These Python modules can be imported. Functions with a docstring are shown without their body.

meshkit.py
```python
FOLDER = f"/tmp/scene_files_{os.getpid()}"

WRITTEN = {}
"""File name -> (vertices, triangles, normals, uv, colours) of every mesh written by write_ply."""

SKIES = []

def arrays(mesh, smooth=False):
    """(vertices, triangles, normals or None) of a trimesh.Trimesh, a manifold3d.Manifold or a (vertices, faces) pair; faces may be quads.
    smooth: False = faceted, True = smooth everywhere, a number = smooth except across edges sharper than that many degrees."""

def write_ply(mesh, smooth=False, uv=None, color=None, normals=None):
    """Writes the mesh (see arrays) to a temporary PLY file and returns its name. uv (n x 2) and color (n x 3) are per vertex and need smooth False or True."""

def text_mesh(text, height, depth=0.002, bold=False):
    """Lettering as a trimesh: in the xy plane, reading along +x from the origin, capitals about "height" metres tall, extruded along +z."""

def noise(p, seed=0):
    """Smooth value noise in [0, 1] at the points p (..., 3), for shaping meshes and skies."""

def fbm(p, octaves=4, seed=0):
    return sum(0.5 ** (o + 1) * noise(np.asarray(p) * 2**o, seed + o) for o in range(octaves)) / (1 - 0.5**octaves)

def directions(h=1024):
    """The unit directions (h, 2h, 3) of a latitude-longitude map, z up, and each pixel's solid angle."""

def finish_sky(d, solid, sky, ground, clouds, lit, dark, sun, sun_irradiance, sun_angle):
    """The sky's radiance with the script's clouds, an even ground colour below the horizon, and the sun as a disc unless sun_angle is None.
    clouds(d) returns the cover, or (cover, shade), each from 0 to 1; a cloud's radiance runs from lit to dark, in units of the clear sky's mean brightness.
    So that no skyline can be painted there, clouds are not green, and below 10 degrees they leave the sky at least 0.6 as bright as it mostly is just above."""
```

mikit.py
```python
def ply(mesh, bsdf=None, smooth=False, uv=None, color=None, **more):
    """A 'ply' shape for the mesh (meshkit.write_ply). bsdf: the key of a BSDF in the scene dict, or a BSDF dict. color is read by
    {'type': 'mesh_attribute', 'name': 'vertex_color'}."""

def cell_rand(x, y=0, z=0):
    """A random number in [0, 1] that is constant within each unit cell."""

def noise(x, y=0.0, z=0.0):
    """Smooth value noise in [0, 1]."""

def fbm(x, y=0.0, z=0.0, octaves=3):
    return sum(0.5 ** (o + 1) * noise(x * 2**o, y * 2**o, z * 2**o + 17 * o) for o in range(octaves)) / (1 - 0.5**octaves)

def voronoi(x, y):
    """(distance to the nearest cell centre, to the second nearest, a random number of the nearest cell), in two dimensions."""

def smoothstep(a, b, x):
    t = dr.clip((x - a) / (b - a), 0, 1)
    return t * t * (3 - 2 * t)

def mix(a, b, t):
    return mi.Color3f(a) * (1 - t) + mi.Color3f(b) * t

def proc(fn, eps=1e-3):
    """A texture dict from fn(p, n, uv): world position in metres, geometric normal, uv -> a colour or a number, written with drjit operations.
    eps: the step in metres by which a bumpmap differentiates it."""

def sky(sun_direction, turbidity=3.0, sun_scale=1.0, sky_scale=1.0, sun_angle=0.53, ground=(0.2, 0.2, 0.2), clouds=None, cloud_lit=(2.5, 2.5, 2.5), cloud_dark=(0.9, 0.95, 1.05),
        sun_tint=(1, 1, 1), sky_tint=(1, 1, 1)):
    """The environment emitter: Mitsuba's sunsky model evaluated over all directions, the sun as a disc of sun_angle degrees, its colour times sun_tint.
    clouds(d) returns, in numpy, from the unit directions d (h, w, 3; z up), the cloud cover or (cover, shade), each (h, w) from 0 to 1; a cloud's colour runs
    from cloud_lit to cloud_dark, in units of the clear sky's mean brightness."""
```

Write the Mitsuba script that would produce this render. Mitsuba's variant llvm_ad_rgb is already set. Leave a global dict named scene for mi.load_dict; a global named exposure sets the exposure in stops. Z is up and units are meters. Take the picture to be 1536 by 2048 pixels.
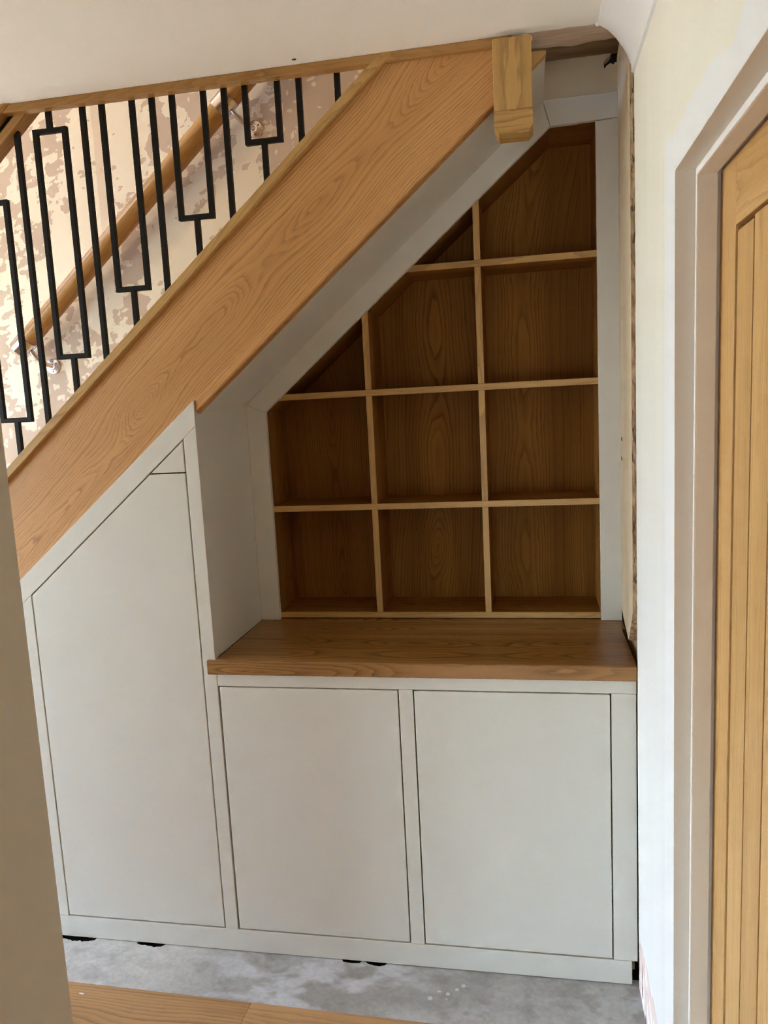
import math, random
import numpy as np, trimesh, drjit as dr, mitsuba as mi
import mikit
from mikit import proc, noise, fbm, cell_rand, smoothstep, mix
from meshkit import noise as np_noise, fbm as np_fbm
from shapely.geometry import Polygon, box as sbox
random.seed(4)
T = mi.ScalarTransform4f
scene, labels = {'type': 'scene'}, {}

# ---------------------------------------------------------------- camera
FPX = 1550.7
yaw, pit, rol = np.radians([-10.9158, -8.0886, -2.945])
CAM = np.array([-0.2424, -1.9, 1.5352])
fwd = np.array([np.sin(yaw)*np.cos(pit), np.cos(yaw)*np.cos(pit), np.sin(pit)])
rgt = np.array([np.cos(yaw), -np.sin(yaw), 0.0])
upv = np.cross(rgt, fwd)
up2 = -np.sin(rol)*rgt + np.cos(rol)*upv
scene['camera'] = {'type': 'perspective', 'fov_axis': 'x', 'fov': float(np.degrees(2*np.arctan(768/FPX))),
                   'near_clip': 0.05, 'far_clip': 100.0,
                   'to_world': T().look_at(origin=CAM.tolist(), target=(CAM+fwd).tolist(), up=up2.tolist())}
# ---------------------------------------------------------------- daylight
def cloud(d):
    c = np_fbm(d*2.2, 4, 3)
    return np.clip((c-0.30)*2.5, 0, 1)*0.75
scene['sky'] = mikit.sky((0.55, 0.6, 0.75), turbidity=3.0, sun_scale=0.0, sky_scale=1.0, ground=(0.90, 0.81, 0.64), sky_tint=(0.92, 1.03, 1.12),
                         clouds=cloud, cloud_lit=(1.5, 1.5, 1.5), cloud_dark=(0.9, 0.93, 1.0))
exposure = 6.43

LAMPS = [((-0.75, -3.3, 1.95), 0.09, (1.15, 0.78, 0.43), 'unseen warm globe lamp added in the room behind the camera'),  # unseen lamp, added for warm light from behind
         ((-2.75, -0.40, 3.10), 0.07, (2.2, 1.76, 1.24), 'warm glass globe lamp over the upstairs landing')]
# ---------------------------------------------------------------- helpers
def key_of(name):
    if name not in scene: return name
    i = 1
    while f'{name}_{i:03d}' in scene: i += 1
    return f'{name}_{i:03d}'
def tag(k, label=None, cat=None, group=None, kind=None):
    d = labels.setdefault(k, {})
    for a, b in (('label', label), ('category', cat), ('group', group), ('kind', kind)):
        if b: d[a] = b
    return k
def obj(name, mesh, mat, parent=None, label=None, smooth=False, uv=None):
    k = key_of(f'{parent}__{name}' if parent else name)
    scene[k] = mikit.ply(mesh, mat, smooth=smooth, uv=uv)
    if label: tag(k, label)
    return k
def struct(name, mesh, mat, label, parent=None, smooth=False):
    k = obj(name, mesh, mat, parent, None, smooth)
    return tag(k, label, None, None, None if parent else 'structure')
def hull(pts): return trimesh.convex.convex_hull(np.asarray(pts, float))
def bx(x0, x1, y0, y1, z0, z1, b=0.001):
    if b <= 0:
        m = trimesh.creation.box((x1-x0, y1-y0, z1-z0)); m.apply_translation(((x0+x1)/2, (y0+y1)/2, (z0+z1)/2)); return m
    p = []
    for a, c, d in ((0, b, b), (b, 0, b), (b, b, 0)):
        for x in (x0+a, x1-a):
            for y in (y0+c, y1-c):
                for z in (z0+d, z1-d): p.append((x, y, z))
    return hull(p)
def prism(poly, y0, y1, b=0.001):
    """A convex outline (x, z), y0..y1 thick, its edges chamfered."""
    g = Polygon(poly); i = g.buffer(-b, join_style=2) if b > 0 else g
    p = []
    for q, ya, yb in ((g, y0+b, y1-b), (i, y0, y1)):
        for x, z in list(q.exterior.coords)[:-1]: p += [(x, ya, z), (x, yb, z)]
    return hull(p)
def ext_x(poly, x0, x1):
    """An outline in (y, z), which may have holes, extruded along x."""
    g = Polygon(poly) if isinstance(poly, list) else poly
    m = trimesh.util.concatenate([trimesh.creation.extrude_polygon(q, x1-x0, engine='earcut') for q in getattr(g, 'geoms', [g])])
    v = m.vertices.copy(); m.vertices = np.c_[v[:, 2]+x0, v[:, 0], v[:, 1]]
    return m
def ext_y(poly, y0, y1):
    g = poly if isinstance(poly, Polygon) else Polygon(poly)
    m = trimesh.creation.extrude_polygon(g, y1-y0, engine='earcut')
    v = m.vertices.copy(); m.vertices = np.c_[v[:, 0], v[:, 2]+y0, v[:, 1]]; m.invert()
    return m
def ext_z(poly, z0, z1):
    g = poly if isinstance(poly, Polygon) else Polygon(poly)
    m = trimesh.creation.extrude_polygon(g, z1-z0, engine='earcut'); m.apply_translation((0, 0, z0)); return m
def cat(*ms): return trimesh.util.concatenate(list(ms))
board_no = [0]
def wood_obj(name, mesh, mat, grain, parent=None, label=None, n=None, centre=None):
    """A timber part: u runs along the grain, v across it; 10 x the board's number is added to v."""
    board_no[0] += 1; k = board_no[0] if n is None else n
    g = np.asarray(grain, float); g /= np.linalg.norm(g)
    m = mesh.copy(); v = m.vertices[m.faces].reshape(-1, 3); f = np.arange(len(v)).reshape(-1, 3)
    nn = np.repeat(m.face_normals, 3, 0)
    c = (m.bounds.mean(0) if centre is None else np.asarray(centre))
    w = np.cross(nn, g); l = np.linalg.norm(w, axis=1, keepdims=True)
    h = np.cross(g, [0.3, 0.9, 0.2]); h /= np.linalg.norm(h)
    w = np.where(l > 0.3, w/np.maximum(l, 1e-6), h)
    w *= np.where((w*np.array([1, 0.6, 1.2])).sum(1, keepdims=True) < 0, -1, 1)
    uv = np.c_[(v-c)@g, ((v-c)*w).sum(1)+10.0*k]
    return obj(name, trimesh.Trimesh(v, f, process=False), mat, parent, label, False, uv)
def tube(path, r, n=16, cap=True):
    p = np.asarray(path, float); t = np.gradient(p, axis=0); t /= np.linalg.norm(t, axis=1, keepdims=True)
    r = np.broadcast_to(r, (len(p),)); a = np.cross(t, [0.2, 0.3, 0.9]); a /= np.linalg.norm(a, axis=1, keepdims=True); b = np.cross(t, a)
    th = np.arange(n)*2*np.pi/n
    v = (p[:, None]+r[:, None, None]*(np.cos(th)[None, :, None]*a[:, None]+np.sin(th)[None, :, None]*b[:, None])).reshape(-1, 3)
    f = []
    for i in range(len(p)-1):
        for j in range(n):
            q = (i*n+j, i*n+(j+1) % n, (i+1)*n+(j+1) % n, (i+1)*n+j); f += [(q[0], q[1], q[2]), (q[0], q[2], q[3])]
    if cap:
        v = np.vstack([v, p[:1], p[-1:]]); e = len(v)-2
        for j in range(n):
            f += [(e, (j+1) % n, j), (e+1, (len(p)-1)*n+j, (len(p)-1)*n+(j+1) % n)]
    m = trimesh.Trimesh(v, f, process=False)
    if m.volume < 0: m.invert()
    return m

# ---------------------------------------------------------------- materials
def P(color, rough=0.5, **k):
    c = color if isinstance(color, dict) else {'type': 'rgb', 'value': list(color)}
    return {'type': 'principled', 'base_color': c, 'roughness': rough, **k}
def two(b): return {'type': 'twosided', 'bsdf': b}
def wood_fn(light, mid, dark, freq=150.0, depth=0.03, contrast=0.8, leaf=0.0, streak=0.5, wave=1.0):
    def fn(p, n, uv):
        u, v = uv.x, uv.y
        k = dr.floor(v/10+0.5); a = v-10*k
        if leaf:
            lf = dr.floor(a/leaf+0.5); a = a-lf*leaf; k = k+lf*37
        s = cell_rand(k, 3); s2 = cell_rand(k, 5); s3 = cell_rand(k, 9)
        uu = u+20*s
        a0 = 0.10*(s2-0.5)+0.08*wave*(noise(uu*1.3, s*30)-0.5)
        d = depth*(0.3+1.4*s3)+0.09*wave*(noise(uu*1.7, 7+s*9)-0.5)+0.03*wave*(noise(uu*5.0, a*9, 3.0)-0.5)
        aa = a-a0
        r = dr.sqrt(aa*aa+d*d*0.5+1e-6)+0.004*wave*(fbm(uu*7, a*38, s*11)-0.5)+0.0030*(fbm(uu*26, a*120, 2.0)-0.5)
        t = r*freq*(0.85+0.3*noise(r*22, k)); ph = t-dr.floor(t)
        ring = dr.power(1-ph, 2.2)*smoothstep(0.0, 0.12, ph)
        amp = 0.45+0.75*cell_rand(dr.floor(t), k, 1)
        fine = noise(uu*9, a*700, s*5); vfine = noise(uu*40, a*1800, 4.0)
        pore = smoothstep(0.60, 0.85, noise(uu*24, a*1100, 9.0))*(0.35+0.9*ring)
        big = fbm(uu*1.1, a*14, 30+k)
        c = mix(light, mid, dr.clip(big*2.2-0.6, 0, 1))
        return mix(c, mi.Color3f(dark), dr.clip(contrast*ring*amp*0.75+streak*(0.30*(fine-0.5)+0.16*(vfine-0.5)+0.42*pore), 0, 1))
    return fn
def wood(name, *a, rough=0.42, spec=0.35, **k):
    scene[name] = two(P(proc(wood_fn(*a, **k)), rough, specular=spec))
wood('oak_string', (0.57, 0.30, 0.110), (0.49, 0.245, 0.083), (0.26, 0.102, 0.027), freq=190.0, depth=0.032, contrast=0.85, wave=1.8, streak=0.65)
wood('oak_plain', (0.50, 0.300, 0.105), (0.41, 0.230, 0.072), (0.20, 0.092, 0.024), freq=170.0, depth=0.09, contrast=0.65, wave=0.6)
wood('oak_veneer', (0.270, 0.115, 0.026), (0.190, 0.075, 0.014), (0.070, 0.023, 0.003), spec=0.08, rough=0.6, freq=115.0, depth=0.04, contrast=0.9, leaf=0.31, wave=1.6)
wood('oak_top', (0.33, 0.160, 0.050), (0.225, 0.100, 0.028), (0.085, 0.034, 0.008), freq=120.0, depth=0.05, contrast=0.95, leaf=0.12, rough=0.32, wave=1.3)
wood('oak_rail', (0.40, 0.215, 0.070), (0.32, 0.160, 0.046), (0.15, 0.062, 0.016), freq=170.0, depth=0.09, contrast=0.6, wave=0.6, rough=0.3)
wood('oak_door', (0.60, 0.36, 0.14), (0.50, 0.285, 0.10), (0.30, 0.145, 0.047), freq=170.0, depth=0.08, contrast=0.6, wave=0.6, rough=0.45)
wood('laminate', (0.55, 0.31, 0.135), (0.42, 0.225, 0.092), (0.20, 0.095, 0.036), freq=110.0, depth=0.05, contrast=0.8, rough=0.4, wave=1.3)
scene['paint_cabinet'] = two(P((0.600, 0.568, 0.500), 0.42, specular=0.4))
scene['paint_ceiling'] = two(P((0.86, 0.83, 0.755), 0.8, specular=0.2))
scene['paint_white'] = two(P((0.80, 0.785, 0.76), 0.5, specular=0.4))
scene['paint_frame_shaded'] = two(P((0.64, 0.565, 0.47), 0.5, specular=0.4))  # white frame toned tan, its shade put into the paint
scene['paint_reveal_shaded'] = two(P((0.60, 0.55, 0.475), 0.6, specular=0.3))  # tan shade of the door reveal put into its colour
scene['paint_taupe'] = two(P((0.49, 0.455, 0.375), 0.55, specular=0.3))
scene['paint_room'] = two(P((0.70, 0.60, 0.45), 0.8, specular=0.2))
scene['black_steel'] = two(P((0.009, 0.0075, 0.006), 0.5, specular=0.15))
scene['chrome'] = two({'type': 'roughconductor', 'material': 'Cr', 'alpha': 0.06})
scene['dark_steel'] = two(P((0.03, 0.03, 0.03), 0.5))
scene['void_shade'] = two(P((0.03, 0.022, 0.016), 0.9))  # near-black that stands for shade in gaps, holes and under the floor
scene['carcass_board'] = two(P((0.10, 0.085, 0.07), 0.8))
scene['packer_wood'] = two(P((0.30, 0.19, 0.10), 0.8))

def skim_fn(p, n, uv):
    cream = mi.Color3f(0.735, 0.705, 0.595); prim = mi.Color3f(0.725, 0.72, 0.705)
    w = 0.010*(fbm(p.y*14, p.z*14, 2.0)-0.5)
    w2 = 0.05*(fbm(p.y*7, 3.0, 1.0)-0.5)+0.012*(fbm(p.y*60, p.z*60, 5.0)-0.5)
    up_ = smoothstep(1.945, 1.941, p.z+w2)
    side = smoothstep(-0.3945, -0.3965, p.y-0.007*smoothstep(1.2, 2.0, p.z)*-1+0.1*w)
    band = up_*side
    tone = 0.985+0.05*(fbm(p.y*18, p.z*2.5, 1.0)-0.5)
    lowmix = smoothstep(1.9, 0.9, p.z)*0.85  # cream fades paler downward: cool light on the lower wall, put into colour
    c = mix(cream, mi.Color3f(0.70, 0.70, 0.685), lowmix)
    line = smoothstep(0.004, 0.001, dr.abs(p.y+0.3955-0.007*smoothstep(1.2, 2.0, p.z)))*smoothstep(1.95, 1.93, p.z)
    return mix(c, prim, band)*tone*(1-0.07*line)
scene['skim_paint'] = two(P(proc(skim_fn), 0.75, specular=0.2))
def raw_fn(p, n, uv):
    t = fbm(p.x*9+p.y*5, p.y*22, p.z*22, 4)
    s = smoothstep(0.60, 0.70, fbm(p.x*16, p.y*50+p.z*30, 7.0))
    c = mix((0.40, 0.29, 0.185), (0.22, 0.145, 0.085), dr.clip(t*1.9-0.45, 0, 1))
    return mix(c, mi.Color3f(0.52, 0.40, 0.27), 0.5*s)
scene['raw_plaster'] = two(P(proc(raw_fn), 0.95, specular=0.1))
def board_fn(p, n, uv):
    t = fbm(p.x*9+3, p.y*30, p.z*20, 4)
    return mix((0.27, 0.185, 0.105), (0.15, 0.095, 0.05), dr.clip(t*2.2-0.6, 0, 1))
scene['shaded_board'] = two(P(proc(board_fn), 0.9, specular=0.1))  # brown darkened for the shade of the recess under the landing
def lath_fn(p, n, uv):
    t = fbm(p.x*7+3, p.y*45, p.z*20, 4); s = smoothstep(0.56, 0.68, fbm(p.x*11, p.y*60, 7.0))
    return mix(mix((0.64, 0.50, 0.385), (0.46, 0.345, 0.25), dr.clip(t*2-0.5, 0, 1)), mi.Color3f(0.68, 0.56, 0.44), 0.6*s)
scene['lath_plaster'] = two(P(proc(lath_fn), 0.95, specular=0.1))
def broken_fn(p, n, uv):
    t = fbm(p.z*26, p.x*220, p.y*160, 4); h = smoothstep(0.60, 0.70, fbm(p.z*48, p.x*260, 3.0))*smoothstep(0.46, 0.56, fbm(p.z*7, 2.0))*0.8
    c = mix((0.56, 0.41, 0.26), (0.27, 0.165, 0.08), dr.clip(t*2.4-0.7, 0, 1))
    return mix(c, mi.Color3f(0.05, 0.035, 0.022), h)
scene['broken_plaster'] = two(P(proc(broken_fn), 0.95, specular=0.1))
def old_fn(p, n, uv):
    t = fbm(p.z*3, p.y*10+p.x*6, 2.0)
    st = smoothstep(0.62, 0.75, fbm(p.x*5+p.y*5, p.z*26, 9.0))
    return mix((0.60, 0.50, 0.355), (0.52, 0.42, 0.285), dr.clip(t*1.6-0.3+0.4*st, 0, 1))
scene['old_paint'] = two(P(proc(old_fn), 0.8, specular=0.2))
def pink_fn(p, n, uv):
    t = fbm(p.y*20, p.z*60, 2.0); w = smoothstep(0.55, 0.62, fbm(p.y*24, p.z*24, 5.0, 4))
    d = smoothstep(0.70, 0.74, fbm(p.y*30, p.z*14, 12.0))
    c = mix(mi.Color3f(0.62, 0.47, 0.42), mi.Color3f(0.70, 0.60, 0.56), dr.clip(t, 0, 1))
    return mix(mix(c, mi.Color3f(0.78, 0.75, 0.73), w), mi.Color3f(0.22, 0.13, 0.11), d)
scene['pink_plaster'] = two(P(proc(pink_fn), 0.9, specular=0.1))
def stairwall_fn(p, n, uv):
    x, z = p.x, p.z
    wx = x+0.05*(fbm(x*7, z*7, 1.0)-0.5)+0.012*(fbm(x*45, z*45, 2.0)-0.5)
    wz = z+0.06*(fbm(x*7, z*7, 4.0)-0.5)+0.016*(fbm(x*40, z*40, 6.0)-0.5)
    big = fbm(wx*4.2, wz*2.8, 11.0, 4); det = fbm(wx*24, wz*17, 3.0, 4); tear = fbm(x*20+z*16, z*54-x*22, 21.0, 3)
    low = smoothstep(2.25, 1.5, z+0.25*(x+1.6))
    m = big*0.48+det*0.32+tear*0.22+0.09*low
    t = smoothstep(0.536, 0.544, m)
    fl = smoothstep(0.685, 0.695, fbm(x*46, z*38, 8.0, 3))
    t = dr.clip(t*(1-0.9*fl), 0, 1)
    cream = mix((0.74, 0.66, 0.53), (0.70, 0.61, 0.48), fbm(x*5, z*5, 2.0))
    pink = mix((0.55, 0.43, 0.335), (0.47, 0.365, 0.285), fbm(x*6, z*6, 5.0))
    seam = smoothstep(0.020, 0.013, dr.abs(x+1.735+0.008*(fbm(z*8, 1.0)-0.5)))*smoothstep(2.1, 2.3, z)
    c = mix(cream, pink, t)
    return mix(c, mi.Color3f(0.60, 0.47, 0.36), seam*0.8)
scene['stripped_plaster'] = two(P(proc(stairwall_fn), 0.85, specular=0.15))
def concrete_fn(p, n, uv):
    x, y = p.x, p.y
    wx = x+0.08*(fbm(x*6, y*6, 1.0)-0.5); wy = y+0.05*(fbm(x*8, y*8, 5.0)-0.5)
    a = fbm(wx*5, wy*11, 2.0, 5); b = fbm(wx*26, wy*34, 6.0, 5); f = fbm(x*110, y*130, 3.0, 4)
    c = mix((0.33, 0.315, 0.29), (0.47, 0.46, 0.44), dr.clip(a*2.0-0.5, 0, 1))
    c = mix(c, mi.Color3f(0.25, 0.23, 0.205), dr.clip((b-0.50)*2.2, 0, 0.55))
    left = smoothstep(-1.08, -1.36, x+0.3*(a-0.5)+0.15*(b-0.5))
    dust = smoothstep(0.45, 0.75, fbm(wx*11, wy*26, 14.0, 5))*smoothstep(0.46, 0.08, dr.abs(x+0.86))
    c = mix(c, mi.Color3f(0.66, 0.635, 0.60), left*dr.clip(0.35+1.0*(b-0.2), 0, 1))
    c = mix(c, mi.Color3f(0.64, 0.64, 0.66), dust*0.75)*(0.86+0.28*f)
    for (sx, sy, r) in ((-0.5325, -0.108, 0.008), (-0.488, -0.088, 0.0065), (-0.466, -0.070, 0.006), (-0.45, -0.055, 0.007), (-0.49, -0.106, 0.003)):
        dd = dr.sqrt(dr.square(x-sx)+dr.square((y-sy)))
        c = mix(c, mi.Color3f(0.62, 0.61, 0.60), smoothstep(r, r*0.7, dd)*0.8)
    return c
scene['concrete'] = two(P(proc(concrete_fn), 0.8, specular=0.25))

# ---------------------------------------------------------------- the setting
H = 2.333            # hall ceiling
def zig(a, b, n, amp, seed, sc=30.0):
    t = np.linspace(0, 1, n); a, b = np.asarray(a, float), np.asarray(b, float)
    p = a+(b-a)*t[:, None]; d = (b-a)/np.linalg.norm(b-a); q = np.array([-d[1], d[0]])
    w = np_fbm(np.c_[t*np.linalg.norm(b-a)*sc, t*0+seed, t*0], 4, seed)-0.5
    w[0] = w[-1] = 0
    return p+q*(w*2*amp)[:, None]
# floor: screed under and in front of the cupboards, laminate up to it
edge = [(-4.3, 0.02), (-1.72, 0.02)] + [(-1.70, -0.006), (-1.675, -0.007), (-1.64, -0.010), (-1.63, -0.013), (-1.622, -0.012), (-1.615, -0.018), (-1.607, -0.015), (-1.600, -0.016), (-1.592, -0.011), (-1.585, -0.017), (-1.576, -0.014), (-1.565, -0.013), (-1.556, -0.009), (-1.548, -0.006), (-1.54, 0.02),
        (-1.42, 0.02), (-1.412, -0.005), (-1.395, -0.009), (-1.385, -0.007), (-1.375, -0.010), (-1.366, -0.009), (-1.355, -0.014), (-1.347, -0.010), (-1.335, -0.009), (-1.315, 0.012), (-1.30, 0.02),
        (-0.80, 0.02), (-0.79, -0.005), (-0.765, -0.008), (-0.742, -0.005), (-0.735, 0.01), (-0.72, -0.004), (-0.70, -0.010), (-0.685, -0.011), (-0.67, -0.005), (-0.655, 0.02), (0.02, 0.02)]
fl = struct('floor', ext_z(Polygon([(0.02, -0.20), (-0.57, -0.2025), (-0.99, -0.1845), (-1.53, -0.1745), (-4.3, -0.168)]+edge), -0.03, -0.002), 'concrete', 'bare grey concrete floor strip with white dust along the cupboards')
obj('subfloor', bx(-4.4, 1.6, -5.3, 0.95, -0.12, -0.03, 0), 'void_shade', fl)
def edge_y(x): return float(np.interp(x, [-4.3, -1.53, -0.99, -0.57, 0.02], [-0.168, -0.1745, -0.1845, -0.2025, -0.2045]))-0.0005
pw = 0.19
rows = [(lambda x: edge_y(x), -0.385)] + [(None, -0.385-pw*i) for i in range(1, 6)]
ycur = None
for r in range(6):
    joints = [[-4.3, -2.30, -0.9925, 0.02], [-4.3, -3.0, -1.7, -0.4, 0.02], [-4.3, -2.4, -1.1, 0.02]][r % 3]
    y1 = -0.385-pw*(r)
    for a, b in zip(joints[:-1], joints[1:]):
        if r == 0:
            xs = [a+0.0006] + [q for q in (-1.53, -0.99, -0.57) if a+0.01 < q < b-0.01] + [b-0.0006]
            sk = 0.0
            pts = [(x, edge_y(x)) for x in xs] + [(b-0.0006-0.005*(abs(b+0.9925) < .01), y1+0.0006), (a+0.0006-0.005*(abs(a+0.9925) < .01), y1+0.0006)]
        else:
            pts = [(a+0.0006, y1+pw-0.0006), (b-0.0006, y1+pw-0.0006), (b-0.0006, y1+0.0006), (a+0.0006, y1+0.0006)]
        c = hull([(x, y, z) for x, y in pts for z in (-0.006, 0.0025)])
        wood_obj('plank', c, 'laminate', (1, 0, 0), fl)
wood_obj('underlay', bx(-4.3, 1.5, -5.2, -1.336, -0.02, 0.002, 0), 'laminate', (1, 0, 0), fl)

# ceiling of the hall and of the room the picture is taken from
ce = struct('ceiling', ext_z([(-4.4, 0.0), (-0.30, 0.0)] + [(-0.30+0.02*i, 0.0+0.0015*math.sin(i*2.1)) for i in range(1, 15)] + [(0.0, 0.0), (0.0, -1.45), (1.6, -1.45), (1.6, -5.3), (-4.4, -5.3)], H, H+0.013), 'paint_ceiling', 'smooth cream ceiling that ends at the stairwell')
obj('joist_floor', bx(-4.4, 0.1, -5.3, -0.002, H+0.013, 2.50, 0), 'raw_plaster', ce)
sc_ = trimesh.creation.cylinder(0.0035, 0.004, sections=10); sc_.apply_transform(np.diag([1.5, 0.8, 1, 1])); sc_.apply_translation((-0.7604, -0.0314, H)); obj('screw_head', sc_, 'dark_steel', ce)

# plastered joist edge and soffit left bare beside the newel post
rawm = [(-0.262, 0.001), (0.02, 0.001), (0.02, 0.090)] + [(x, 0.088+0.006*math.sin(37*x)+0.003*math.sin(91*x)) for x in np.linspace(0.0, -0.24, 20)] + [(-0.262, 0.088)]
b_ = ext_z(rawm, H-0.001, H+0.03)
obj('bare_lath', b_, 'lath_plaster', ce, 'bare brown plaster edge of the landing')
obj('bare_soffit', bx(-0.262, 0.02, 0.088, 0.40, 2.421, 2.5, 0), 'shaded_board', ce, 'bare board under the landing, coloured dark for its shade')

# right-hand wall: masonry, old plaster beside the shelves, new skim with the door opening, bare pink plaster where the skirting was
DY0, DY1, DZ = -0.5, -1.244, 1.8845
opening = Polygon([(DY0, -0.05), (DY0, DZ), (DY1, DZ), (DY1, -0.05)])
wr = struct('wall_right', ext_x(Polygon([(-1.45, -0.05), (0.9, -0.05), (0.9, 4.7), (-1.45, 4.7)]).difference(Polygon([(DY0+0.028, -0.06), (DY0+0.028, DZ+0.028), (DY1-0.028, DZ+0.028), (DY1-0.028, -0.06)])), 0.0145, 0.10), 'raw_plaster', 'right-hand hall wall, cream paint over plaster with a broken edge by the shelves')
sk = [(-1.45, 0.17)] + [(-0.32, 0.166), (-0.22, 0.176), (-0.14, 0.174), (-0.05, 0.158)]
e1 = zig((-0.014, 0.13), (-0.011, 0.80), 60, 0.003, 5, 40); e2 = zig((-0.016, 0.80), (-0.016, 0.885), 12, 0.004, 9, 60); e3 = zig((-0.011, 0.89), (-0.012, 1.55), 60, 0.0025, 7, 40); e4 = zig((-0.012, 1.56), (-0.012, 1.98), 60, 0.007, 12, 22); e5 = zig((-0.010, 1.99), (-0.005, 2.2226), 24, 0.003, 3, 40)
skim = Polygon(sk+[tuple(q) for q in np.vstack([e1, e2, e3, e4, e5])]+[(-0.003, H), (-1.45, H)]).buffer(0)
skim = skim.difference(opening)
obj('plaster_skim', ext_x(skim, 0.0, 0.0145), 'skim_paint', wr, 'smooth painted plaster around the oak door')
obj('plaster_reveal', cat(bx(0.0004, 0.034, DY0-0.0008, DY0+0.02, -0.01, DZ, 0), bx(0.0004, 0.034, DY1-0.02, DY1+0.0008, -0.01, DZ, 0), bx(0.0004, 0.034, DY1-0.02, DY0+0.02, DZ-0.0008, DZ+0.02, 0)), 'paint_reveal_shaded', wr, 'plastered edge round the door opening')
pk = Polygon([(-1.45, -0.05), (-0.012, -0.05), (-0.004, 0.03), (-0.010, 0.06), (-0.005, 0.09), (-0.012, 0.13), (-0.05, 0.156), (-0.14, 0.172), (-0.22, 0.174), (-0.32, 0.164), (-1.45, 0.168)]).difference(opening)
obj('bare_plaster', ext_x(pk, 0.0015, 0.0145), 'pink_plaster', wr, 'bare pink plaster strip where the skirting was')
# old plaster: stands a little proud of the new skim, broken off towards the camera
zs = np.linspace(0.90, 2.415, 150)
def edge_of(z, lo):
    return 0.003+0.004*(np_fbm(np.c_[z*28, z*0+lo, z*0], 4, 2)-0.5)*2
bot = zs < 1.0
yfront = edge_of(zs, 1.0)+np.where(bot, (1.0-zs)*0.9, 0); yback = 0.42
N = 5
vv, ff = [], []
thick = np.linspace(0, 1, N)
for i, z in enumerate(zs):
    for t in thick:        # the broken face, from the skim out to the old painted surface
        j = 0.0025*(np_fbm(np.array([[z*120, t*4.0, 1.0]]), 3, 6)[0]-0.5)*2
        vv.append((0.0145-t*(0.0145+0.0078)+0.0012*(np_noise(np.array([[z*70, t*3, 2.0]]), 4)[0]-0.5), yfront[i]+j, z))
for i in range(len(zs)-1):
    for t in range(N-1):
        a = i*N+t; ff += [(a, a+1, a+N+1), (a, a+N+1, a+N)]
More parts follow.
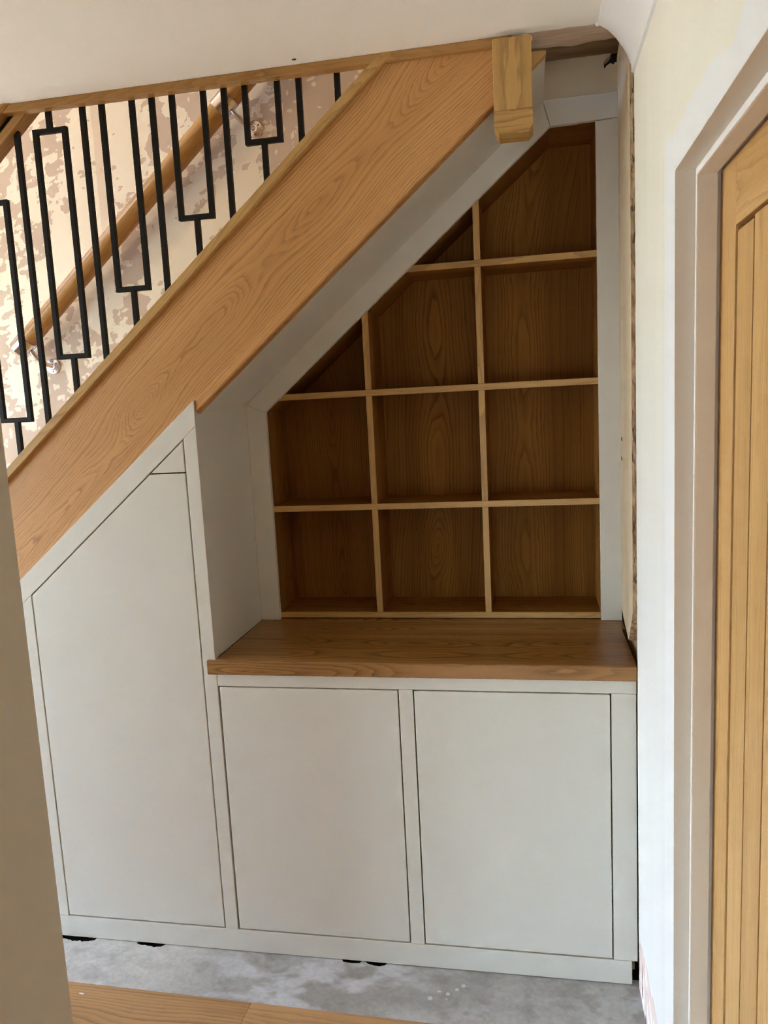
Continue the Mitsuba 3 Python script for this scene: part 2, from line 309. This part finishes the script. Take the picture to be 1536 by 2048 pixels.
obj('broken_edge', trimesh.Trimesh(vv, ff, process=False), 'broken_plaster', wr, 'rough broken brown plaster edge')
vv, ff = [], []
for i, z in enumerate(zs):
    y0 = yfront[i]; yb = yback
    dip = 0.0
    vv += [(-0.0078, y0, z), (-0.0078+(0.0178)*min(1, 0.5), y0+(yb-y0)*0.5, z), (0.010, yb, z)]
for i in range(len(zs)-1):
    for t in range(2):
        a = i*3+t; ff += [(a, a+1, a+4), (a, a+4, a+3)]
obj('old_plaster', trimesh.Trimesh(vv, ff, process=False), 'old_paint', wr, 'strip of old cream painted plaster beside the shelves')
for (y, z) in ((0.33, 1.40), (0.335, 1.345)):
    m = trimesh.creation.icosphere(2, 0.004); m.apply_transform(np.diag([0.5, 1, 1.6, 1])); m.apply_translation((-0.0078+0.0178*(y/0.42), y, z)); obj('screw_hole', m, 'void_shade', wr)
# wall over the shelf unit, under the landing
wc = Polygon([(-0.186, 2.28), (0.0145, 2.28), (0.0145, 2.395), (0.004, 2.398), (-0.002, 2.392), (-0.008, 2.397), (-0.019, 2.391), (-0.025, 2.385), (-0.027, 2.398), (-0.020, 2.409), (-0.012, 2.413), (-0.006, 2.421), (-0.186, 2.421)])
obj('recess_wall', ext_y(wc, 0.395, 0.43), 'old_paint', wr, 'old cream wall above the shelves with a dark hole in its corner')
obj('recess_void', bx(-0.19, 0.0145, 0.44, 0.45, 2.30, 2.5, 0), 'void_shade', wr)  # dark sheet for the shade inside the hole
# dark slab added beyond the door, so that no light comes round it
obj('beyond_door', bx(0.115, 0.13, -1.45, -0.35, -0.05, 2.1, 0), 'void_shade', wr)

# coving along the right-hand wall
arc = [(-0.0755, 2.3300), (-0.0735, 2.3275), (-0.0559, 2.3158), (-0.0391, 2.2983), (-0.0235, 2.2759), (-0.0131, 2.2562), (-0.0062, 2.2379), (-0.0055, 2.2226)]
pc = [(0.0, H), (-0.0755, H)]+arc+[(0.0, 2.2196)]
cv = trimesh.creation.extrude_polygon(Polygon(pc), 1.44, engine='earcut'); v = cv.vertices.copy(); cv.vertices = np.c_[v[:, 0], v[:, 2]-1.445, v[:, 1]]; cv.invert()
t1 = struct('trim_1', cv, 'paint_white', 'white plaster coving along the top of the right-hand wall, cut off at the stairwell', smooth=20)
lump = hull([(-0.0755+0.006*math.cos(a)*math.sin(b), -0.004+0.004*math.sin(a)*math.sin(b), 2.331+0.006*math.cos(b)) for a in np.arange(0, 6.2, .9) for b in np.arange(0, 3.2, .6)])
obj('caulk_blob', lump, 'paint_white', t1)
# oak trim under the ceiling edge
t2 = wood_obj('trim_2', cat(bx(-3.6, -0.2655, -0.004, 0.024, 2.3125, H, 0.002)), 'oak_rail', (1, 0, 0)); tag(t2, 'oak trim strip along the ceiling edge of the stairwell', kind='structure')

# stair wall and the shell around
struct('wall_back', bx(-4.4, 0.0145, 0.8, 0.9, -0.05, 4.7, 0), 'stripped_plaster', 'stairwell wall of pinkish plaster with torn cream paint left on it')
lw = Polygon([(-1.45, -0.05), (0.9, -0.05), (0.9, 4.75), (-1.45, 4.75)])
lw = lw.difference(Polygon([(-0.45, 0.06), (0.62, 0.06), (0.62, 2.20), (-0.45, 2.20)])).difference(Polygon([(-0.6, 3.3), (0.6, 3.3), (0.6, 4.4), (-0.6, 4.4)]))
struct('wall_left', ext_x(lw, -4.4, -4.3), 'paint_room', 'far end wall of the hall, outside the picture')
nib = Polygon([(-4.3, -0.05), (-0.652, -0.05), (-0.652, 2.09), (0.0, 2.09), (0.0, H), (-4.3, H)])
nib = nib.difference(Polygon([(-4.25, 0.08), (-1.85, 0.08), (-1.85, 2.25), (-4.25, 2.25)]))
wf = struct('wall_front', ext_y(nib, -1.45, -1.35), 'paint_taupe', 'taupe painted door jamb at the left edge of the picture')
struct('wall_landing', cat(bx(-4.3, 0.1, -1.55, -1.45, 2.5, 4.7, 0)), 'paint_room', 'upstairs landing wall, outside the picture')
struct('ceiling_upstairs', bx(-4.4, 0.1, -1.55, 0.9, 4.7, 4.75, 0), 'paint_ceiling', 'upstairs ceiling, outside the picture')
rb = Polygon([(-3.0, 0), (1.6, 0), (1.6, H), (-3.0, H)]).difference(Polygon([(-1.4, 0.1), (-0.2, 0.1), (-0.2, 1.2), (-1.4, 1.2)]))
struct('wall_room', cat(ext_y(rb, -5.3, -5.2), bx(-3.1, -3.0, -5.2, -1.45, 0, H, 0), bx(1.5, 1.6, -5.2, -1.45, 0, H, 0), bx(0.0, 1.5, -1.45, -1.40, 0, H, 0)), 'paint_room', 'walls of the room behind the camera')

# ---------------------------------------------------------------- door_1 in the right-hand wall
LEAN = np.eye(4); LEAN[0, 2] = 0.0034; LEAN[0, 3] = -0.0034*1.87
def lean(m): m = m.copy(); m.apply_transform(LEAN); return m
XL, XS, XD = 0.0335, 0.0645, 0.072
d1 = None
dk = 'door_1'
yA, yB, zT = DY0-0.0115, DY1+0.0115, DZ-0.0125
tag(dk, 'cottage-style oak door of vertical planks in a white-painted frame', kind='structure')
for ya, yb_ in ((DY0-0.011, DY0+0.009), (DY1+0.011, DY1-0.009)):
    lo, hi = sorted((yb_, DY0+0.028 if ya > -1 else DY1-0.028)); l2, h2 = sorted((ya, hi if ya > -1 else lo))
    obj('frame_jamb', cat(lean(bx(XL, XS, l2, h2, -0.002, DZ+0.02, 0.0012)), lean(bx(XS, 0.112, lo, hi, -0.002, DZ+0.02, 0))), 'paint_frame_shaded', dk, 'pale painted door frame')
obj('frame_head', cat(lean(bx(XL, XS, DY1+0.011, DY0-0.011, DZ-0.0125, DZ+0.02, 0.0012)), lean(bx(XS, 0.112, DY1-0.009, DY0+0.009, DZ-0.003, DZ+0.02, 0))), 'paint_frame_shaded', dk, 'pale painted door frame head')
obj('frame_lit_edge', lean(cat(bx(XL-0.0014, XL+0.0002, DY0-0.0108, DY0-0.0009, -0.002, DZ-0.0126, 0), bx(XL-0.0014, XL+0.0002, DY1+0.0009, DY1+0.0108, -0.002, DZ-0.0126, 0), bx(XL-0.0014, XL+0.0002, DY1+0.0009, DY0-0.0009, DZ-0.0123, DZ-0.0009, 0))), 'paint_white', dk, 'white strip along the door frame edge, painted-in light')  # white strip paints the strong light on the frame edge
yl, yr = DY0+0.0045, DY1-0.0045; zt = 1.8760; sw = 0.096; zr = 1.7737
def dwood(name, m, g, label=None): return wood_obj(name, lean(m), 'oak_door', g, dk, label)
dwood('stile', bx(XD, XD+0.038, yl-sw, yl, 0.006, zt, 0.001), (0, 0, 1)); dwood('stile', bx(XD, XD+0.038, yr, yr+sw, 0.006, zt, 0.001), (0, 0, 1))
dwood('top_rail', bx(XD+0.0003, XD+0.038, yr+sw, yl-sw, zr, zt, 0.001), (0, 1, 0)); dwood('bottom_rail', bx(XD+0.0003, XD+0.038, yr+sw, yl-sw, 0.006, 0.20, 0.001), (0, 1, 0))
ys = np.linspace(yl-sw, yr+sw, 7)
for i in range(6):
    y0, y1 = ys[i+1]+0.0036, ys[i]-(0.0036 if i else 0.0060)
    m = bx(XD+0.0025, XD+0.03, y0, y1, 0.2, zr-0.005-0.004*(i == 0), 0.0006)
    dwood('plank', m, (0, 0, 1))
obj('backing', lean(bx(XD+0.028, XD+0.034, yr+sw, yl-sw, 0.1, zr+0.01, 0)), 'void_shade', dk)  # dark sheet paints the shade in the plank grooves

# ---------------------------------------------------------------- cupboards under the stairs
S = 0.8405
def zl(x): return 1.0507+(x+1.6265)*S          # lower edge of the sloping rail
RV = 0.0667
tc = 'tall_cupboard'
tag(tc, 'tall grey-white cupboard with a slant-topped door under the oak stair string', 'cupboard')
pc_ = 'paint_cabinet'
FT = 0.022
obj('sloping_rail', prism([(-1.72, zl(-1.72)), (-1.095, zl(-1.095)), (-1.095, zl(-1.095)+RV), (-1.72, zl(-1.72)+RV)], 0.0, FT), pc_, tc)
obj('stile', prism([(-1.72, 0.067), (-1.6285, 0.067), (-1.6285, zl(-1.6285)-0.0004), (-1.72, zl(-1.72)-0.0004)], 0.0, FT), pc_, tc)
obj('stile', prism([(-1.1317, 0.067), (-1.095, 0.067), (-1.095, zl(-1.095)-0.0004), (-1.1317, zl(-1.1317)-0.0004)], 0.0, FT), pc_, tc)
g_ = 0.0034
xk = (1.3752+g_+0.001-1.0507)/S-1.6265
dpoly = [(-1.6252, 0.0705), (-1.1350, 0.0705), (-1.1350, 1.3752), (xk, 1.3752), (-1.6252, zl(-1.6252)-g_-0.001)]
obj('door', prism(dpoly, 0.0, 0.020, 0.0014), pc_, tc, 'tall flat door with a sloping top')
xk2 = (1.3786+g_+0.001-1.0507)/S-1.6265
obj('top_panel', prism([(xk2, 1.3786), (-1.1350, 1.3786), (-1.1350, zl(-1.135)-g_-0.001)], 0.0, 0.020, 0.0014), pc_, tc, 'small triangular panel above the door')
sp = [(-0.0, 0)]
m = hull([(x, y, z) for x in (-1.112, -1.0958) for y in (FT+0.0005, 0.379) for z in ((0.868,) + ((1.545+0.0)*1,))])
zb0 = 1.5385
m = hull([(x, y, z) for x in (-1.112, -1.0958) for y, z in ((FT+0.0005, 0.868), (0.379, 0.868), (FT+0.0005, 1.527), (0.0465, 1.5275), (0.0465, 1.545), (0.379, 1.558))])
obj('side_panel', m, pc_, tc, 'plain side panel facing the alcove')
obj('carcass', cat(prism([(-1.724, -0.001), (-1.114, -0.001), (-1.114, 1.505), (-1.724, 0.995)], 0.55, 0.565, 0), bx(-1.74, -1.7255, 0.0, 0.565, -0.001, 0.97, 0)), 'carcass_board', tc)

lc = 'low_cupboard'
tag(lc, 'low two-door grey-white cupboard under the oak worktop', 'cupboard')
obj('top_rail', bx(-1.0936, -0.0005, 0.0, FT, 0.7926, 0.829), pc_, lc)
obj('stile', bx(-0.5946, -0.5577, 0.0, FT, 0.067, 0.7922), pc_, lc)
obj('stile', bx(-0.0606, -0.0012, 0.0, FT, 0.0672, 0.7922), pc_, lc)
k1 = obj('door', bx(-1.0894, -0.5981, 0.0, 0.02, 0.0705, 0.7893, 0.0014), pc_, lc)
k2 = obj('door', bx(-0.5542, -0.0640, 0.0, 0.02, 0.0705, 0.7893, 0.0014), pc_, lc)
obj('carcass', cat(bx(-1.096, 0.012, 0.55, 0.565, -0.001, 0.828, 0), bx(-1.108, -1.096, 0.024, 0.565, -0.001, 0.828, 0)), 'carcass_board', lc)
obj('packer', bx(-0.019, -0.003, 0.045, 0.16, 0.008, 0.05, 0.001), 'packer_wood', lc, 'bare timber packer behind the plinth end')
pl = obj('plinth', bx(-1.72, -0.0152, -0.0003, 0.018, 0.0, 0.0664, 0.0012), pc_)
tag(pl, 'long grey-white plinth board along the concrete floor under the cupboards', 'plinth')

# worktop
import manifold3d as mf
def to_man(m):
    return mf.Manifold(mf.Mesh(np.asarray(m.vertices, np.float32), np.asarray(m.faces, np.uint32)))
def from_man(a):
    q = a.to_mesh(); return trimesh.Trimesh(q.vert_properties[:, :3], q.tri_verts, process=False)
wt = to_man(bx(-1.0948, 0.0, -0.0135, 0.379, 0.829, 0.868, 0.0025)) + to_man(bx(-1.1154, -0.9, -0.0135, -0.0003, 0.829, 0.868, 0.0025)) + to_man(bx(-1.0948, 0.009, 0.30, 0.60, 0.829, 0.8675, 0.001))
wk = wood_obj('worktop', from_man(wt), 'oak_top', (1, 0, 0)); tag(wk, 'thick oak worktop shelf on top of the low cupboard', 'worktop')

# ---------------------------------------------------------------- shelf unit in the alcove
bk = 'bookcase'
tag(bk, 'built-in oak shelf unit with a slanting side and grey-white front frame, set above the worktop', 'bookcase')
YF = 0.379
obj('frame_stile', prism([(-1.0958, 0.8682), (-1.0344, 0.8682), (-1.0344, 1.5207), (-1.0958, 1.5448)], YF, YF+0.017), pc_, bk, 'grey-white painted front frame')
obj('frame_stile', prism([(-0.0504, 0.8682), (0.0085, 0.8682), (0.0085, 2.2535), (-0.0504, 2.2500)], YF, YF+0.017), pc_, bk, 'grey-white painted front frame')
obj('frame_rail', prism([(-1.0344, 1.5212), (-0.1698, 2.2502), (-0.1875, 2.3120), (-0.30, 2.2220), (-1.0958, 1.5453)], YF, YF+0.017), pc_, bk, 'sloping grey-white front frame rail')
obj('frame_rail', prism([(-0.1692, 2.2502), (0.0085, 2.2545), (0.0085, 2.3187), (-0.1865, 2.3187)], YF, YF+0.017), pc_, bk, 'grey-white top rail of the front frame')
YS, YB = 0.395, 0.582
inner = Polygon([(-1.0355, 0.871), (-0.0500, 0.871), (-0.0500, 2.2525), (-0.170, 2.2525), (-1.0355, 1.5225)])
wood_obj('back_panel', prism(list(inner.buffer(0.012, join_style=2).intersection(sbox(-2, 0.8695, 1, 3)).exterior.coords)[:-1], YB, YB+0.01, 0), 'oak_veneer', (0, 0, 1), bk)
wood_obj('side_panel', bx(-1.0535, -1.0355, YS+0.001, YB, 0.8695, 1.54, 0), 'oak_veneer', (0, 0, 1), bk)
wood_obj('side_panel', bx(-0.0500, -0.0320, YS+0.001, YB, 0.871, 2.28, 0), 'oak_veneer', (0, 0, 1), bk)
sd = np.array([-0.170+1.0355, 0, 2.2525-1.5225]); sd /= np.linalg.norm(sd); nrm = np.array([-sd[2], 0, sd[0]])
q = [np.array([-1.0355, 0, 1.5225]), np.array([-0.170, 0, 2.2525])]
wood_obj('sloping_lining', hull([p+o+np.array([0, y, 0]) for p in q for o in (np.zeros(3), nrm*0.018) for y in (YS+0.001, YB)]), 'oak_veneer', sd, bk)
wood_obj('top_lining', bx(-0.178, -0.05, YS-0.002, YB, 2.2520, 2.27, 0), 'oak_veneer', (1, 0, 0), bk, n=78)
for i, (z0, z1) in enumerate(((0.8700, 0.8885), (1.2105, 1.2285), (1.5540, 1.5725), (1.9020, 1.9200))):
    g = inner.intersection(sbox(-2, z0, 1, z1))
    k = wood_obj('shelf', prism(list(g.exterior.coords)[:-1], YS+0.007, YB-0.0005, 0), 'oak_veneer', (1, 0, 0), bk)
    wood_obj('lipping', prism(list(g.exterior.coords)[:-1], YS, YS+0.007, 0.0006), 'oak_plain', (1, 0, 0), k, 'pale solid oak front edge')
levels = [(0.8885, 1.2105), (1.2285, 1.5540), (1.5725, 1.9020), (1.9200, 2.30)]
for xc in (-0.7135, -0.3785):
    for z0, z1 in levels:
        g = inner.buffer(-0.0005, join_style=2).intersection(sbox(xc-0.0092, z0+0.0003, xc+0.0092, z1-0.0003))
        if g.is_empty or g.area < 1e-5: continue
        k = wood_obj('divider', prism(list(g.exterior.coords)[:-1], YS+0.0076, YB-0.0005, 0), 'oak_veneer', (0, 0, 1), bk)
        wood_obj('lipping', prism(list(g.exterior.coords)[:-1], YS+0.0006, YS+0.0076, 0.0006), 'oak_plain', (0, 0, 1), k, 'pale solid oak front edge')

# ---------------------------------------------------------------- the stairs
st = 'staircase'
tag(st, 'oak staircase string rising to the right, with a capping strip along its top edge', 'staircase')
SL = 0.848
def zc(x): return 1.922+SL*(x+1.049)          # top of the capping
def zs_(x): return 1.530+0.843*(x+1.094)      # bottom of the string
gd = np.array([1, 0, SL])
XA, XB = -3.05, -0.3055
wood_obj('string', hull([(x, y, z) for x, f in ((XA, 0), (XB, 0)) for y in (0.012, 0.045) for z in (zs_(x)+0.030, zc(x)-0.020)]), 'oak_string', gd, st, n=7, centre=(-0.95, 0.012, 1.82))
def strip(x0, x1, fz0, fz1, y0, y1, b):
    p = []
    for x in (x0, x1):
        for a, c in ((0, b), (b, 0)):
            for y in (y0+a, y1-a):
                for z in (fz0(x)+c, fz1(x)-c): p.append((x, y, z))
    return hull(p)
wood_obj('capping', strip(XA, XB, lambda x: zc(x)-0.031, zc, -0.004, 0.068, 0.003), 'oak_plain', gd, st, 'paler oak capping strip')
wood_obj('lower_bead', strip(-1.0915, XB, zs_, lambda x: zs_(x)+0.0335, 0.0055, 0.046, 0.004), 'oak_string', gd, st, n=7, centre=(-0.95, 0.012, 1.82))
wood_obj('lower_bead', strip(XA, -1.0925, zs_, lambda x: zs_(x)+0.0335, 0.024, 0.046, 0.002), 'oak_string', gd, st, n=7, centre=(-0.95, 0.012, 1.82))
wood_obj('string_end', hull([(x, y, z) for x in (-0.2192, -0.187) for y in (0.022, 0.046) for z in (zs_(x), 2.302)]), 'oak_plain', gd, st)
m = hull([(x, y, z) for x in (-1.0957, -0.1875) for y, d in ((0.046, 0.0), (YF-0.0005, 0.014)) for z in (zs_(x)+d+0.003+0.0012*0, zs_(x)+d+0.018)])
obj('soffit', m, pc_, st, 'grey-white sloping soffit under the stairs')
m = hull([(x, y, z) for x in (-3.05, -1.1135) for y in (0.046, 0.8) for z in (zs_(x)+0.004, zs_(x)+0.016)])
obj('underside', m, 'carcass_board', st)
for k in range(3, 13):
    z = 0.1923*k; xn = (z-1.87)/SL-1.049
    wood_obj('tread', bx(xn-0.012, xn+0.2268+0.01, 0.0462, 0.795, z-0.022, z, 0.002), 'oak_plain', (0, 1, 0), st)
    wood_obj('riser', bx(xn+0.002, xn+0.018, 0.0462, 0.795, z-0.19, z-0.0225, 0), 'oak_plain', (0, 1, 0), st)
wood_obj('landing', bx(-0.305, 0.0, 0.07, 0.795, 2.50, 2.522, 0.001), 'oak_plain', (0, 1, 0), st)

# newel post that hangs below the landing
nw = 'newel_post'
tag(nw, 'square oak newel post end with a chamfered block at the top of the stair string', 'newel post')
NX0, NX1, NY = -0.3050, -0.2195, -0.030
wood_obj('post', from_man(to_man(bx(NX0, NX1, NY, 0.055, 2.1665, 2.318, 0.0015)) + to_man(bx(NX0+0.004, NX1-0.004, 0.026, 0.055, 2.25, 3.4, 0.0015))), 'oak_plain', (0, 0, 1), nw)
wood_obj('neck', bx(NX0+0.003, NX1-0.003, NY+0.003, 0.052, 2.1600, 2.168, 0), 'oak_plain', (1, 0, 0), nw)
b = 0.010
wood_obj('cap', hull([(x, y, z) for i_, z in ((0.0, 2.1630), (0.0, 2.1335), (b, 2.1195)) for x in (NX0-0.0005+i_, NX1+0.0005-i_) for y in (NY-0.0005+i_, 0.056-i_)]), 'oak_plain', (1, 0, 0), nw)
cr = hull([(-0.2345+0.016*math.cos(a)*(1+.25*math.sin(3*a)), 0.004+0.012*math.sin(a), 2.3235+0.0045*s) for a in np.arange(0, 6.2, .5) for s in (-1, 0, 1)])
obj('plaster_lump', cr, 'pink_plaster', nw, 'pink plaster lump on top of the post')

# balustrade: square black bars, every second one with an upright rectangle
bl = 'balustrade'
tag(bl, 'balustrade of black square metal bars, plain ones alternating with rectangle ones, on the oak string', 'balustrade')
BW, BY = 0.0132, 0.035
def bar(x, z0, z1): return bx(x-BW/2, x+BW/2, BY-BW/2, BY+BW/2, z0, z1, 0.0009)
def top_of(x): return zc(x)+0.80
for k in range(-5, 7):
    xc = -1.6322+0.1913*k; zb = 1.5295+0.1618*k
    if k <= 5:
        x1, x2, zt_ = xc-0.0415, xc+0.0415, zb+0.585
        obj('baluster', cat(bar(xc, zc(xc)-0.006, zb+BW*0.9), bar(x1, zb+0.0002, zt_-0.0002), bar(x2, zb+0.0002, zt_-0.0002),
                            bx(x1-BW/2, x2+BW/2, BY-BW/2, BY+BW/2, zb, zb+BW, 0.0025), bx(x1-BW/2, x2+BW/2, BY-BW/2, BY+BW/2, zt_-BW, zt_, 0.0025), bar(xc, zt_-BW*0.9, top_of(xc))), 'black_steel', bl, 'black bar with a long open rectangle in it')
    xp = xc+0.0957
    if xp < -0.36: obj('baluster', bar(xp, zc(xp)-0.006, top_of(xp)), 'black_steel', bl)
wood_obj('handrail_fillet', strip(-2.7, -0.31, lambda x: zc(x)+0.765, lambda x: zc(x)+0.795, 0.014, 0.056, 0.002), 'oak_rail', gd, bl)
hp = []
for x in (-2.7, -0.31):
    z0 = zc(x)+0.812
    for y, dz in ((-0.006, 0.0), (0.076, 0.0), (-0.010, 0.012), (0.080, 0.012), (-0.002, 0.05), (0.072, 0.05), (0.018, 0.075), (0.052, 0.075)): hp.append((x, y, z0+dz))
wood_obj('handrail', hull(hp), 'oak_rail', gd, bl)
hp = [(x, y, z) for x in (-2.7, -0.31) for y in (0.022, 0.048) for z in (zc(x)+0.79, zc(x)+0.82)]
obj('handrail_gap', hull(hp), 'black_steel', bl)  # black strip fills the gap, for the dark shadow line there

# round handrail on the stairwell wall
hr = 'wall_handrail'
tag(hr, 'round oak handrail on two chrome brackets along the stripped stairwell wall', 'handrail')
A = np.array([-2.055, 0.73, 1.8225]); B = np.array([-0.55, 0.73, 3.133]); ax = (B-A)/np.linalg.norm(B-A)
B = A+ax*1.9
RR = 0.0345
cyl = tube([A+ax*t for t in np.linspace(0, 1.9, 12)], RR, 32)
def cyl_uv(m):
    v = m.vertices[m.faces].reshape(-1, 3); d = v-A; u = d@ax; r = d-np.outer(u, ax); e1 = np.cross(ax, [0, 1, 0]); an = np.arctan2(r@np.cross(ax, e1), r@e1)
    f = np.arange(len(v)).reshape(-1, 3); a3 = an.reshape(-1, 3); a3 = np.where(a3-a3[:, :1] > np.pi, a3-2*np.pi, np.where(a3-a3[:, :1] < -np.pi, a3+2*np.pi, a3))
    return v, f, np.c_[u, a3.reshape(-1)*RR+10*31]
v, f, uvc = cyl_uv(cyl)
obj('rail', trimesh.Trimesh(v, f, process=False), 'oak_rail', hr, uv=uvc)
for cpt, rose in ((np.array([-2.068, 0.73, 1.811]), np.array([-2.0024, 0.795, 1.7297])), (np.array([-1.2225, 0.73, 2.5500]), np.array([-1.1447, 0.795, 2.4813]))):
    br = obj('bracket', tube([cpt-ax*0.030, cpt-ax*0.0299, cpt+ax*0.0299, cpt+ax*0.030], [RR+0.0005, RR+0.003, RR+0.003, RR+0.0005], 32), 'chrome', hr, 'chrome handrail bracket', smooth=40)
    s0 = cpt+np.array([ax[2], 0, -ax[0]])*(RR+0.001)+ax*0.004
    mid = (s0+rose)/2+np.array([0.0, -0.012, -0.018]); tt = np.linspace(0, 1, 14)[:, None]
    end = rose+np.array([0, -0.004, 0])
    obj('arm', tube((1-tt)**2*s0+2*tt*(1-tt)*mid+tt**2*end, 0.0082, 14), 'chrome', br, smooth=40)
    prof = [(0, 0), (0.029, 0), (0.0295, -0.003), (0.027, -0.0065), (0.014, -0.0085), (0.011, -0.012), (0, -0.012)]
    rv = trimesh.creation.revolve(np.array([(r_, -h_) for r_, h_ in prof])[::-1], sections=36); rv.apply_transform(trimesh.transformations.rotation_matrix(math.pi/2, (1, 0, 0))); rv.apply_translation((rose[0], 0.7995, rose[2]))
    if rv.volume < 0: rv.invert()
    obj('rose', rv, 'chrome', br, smooth=35)
    for a in (0.6, 2.7, 4.8):
        s = trimesh.creation.icosphere(1, 0.0035); s.apply_transform(np.diag([1, .5, 1, 1])); s.apply_translation((rose[0]+0.0185*math.cos(a), 0.792, rose[2]+0.0185*math.sin(a))); obj('screw', s, 'dark_steel', br)

# lamps: a glowing globe on a cord
for (lx, ly, lz), r, rad, lab in LAMPS:
    k = key_of('globe_lamp'); tag(k, lab, 'lamp')
    g = trimesh.creation.icosphere(3, r); g.apply_translation((lx, ly, lz))
    scene[k+'__globe'] = mikit.ply(g, 'paint_white', smooth=True, emitter={'type': 'area', 'radiance': {'type': 'rgb', 'value': list(rad)}})
    obj('cord', tube([(lx, ly, lz+r), (lx, ly, 2.333 if lz < 2.3 else 4.7)], 0.004, 8), 'black_steel', k)
    cc = trimesh.creation.cylinder(0.02, 0.05, sections=20); cc.apply_translation((lx, ly, lz+r+0.02)); obj('holder', cc, 'black_steel', k)

# crumbs of plaster on the floor
for i, (x, y, l) in enumerate(((-1.462, -0.213, 0.008), (-0.512, -0.084, 0.006))):
    c = hull([(x+l*math.cos(a)*(.8+.3*math.sin(5*a+i)), y+0.002*math.sin(a), 0.0028-0.0045*i+0.0015*s) for a in np.arange(0, 6.2, .6) for s in (-0.2, 1)])
    k = obj('plaster_crumb', c, 'paint_white')
    tag(k, 'tiny white plaster crumb on the wood-look floor by the left jamb' if i == 0 else 'tiny white plaster crumb on the grey concrete in front of the middle cupboard door', 'crumb')
tag(k1, "left flat door"); tag(k2, "right flat door")
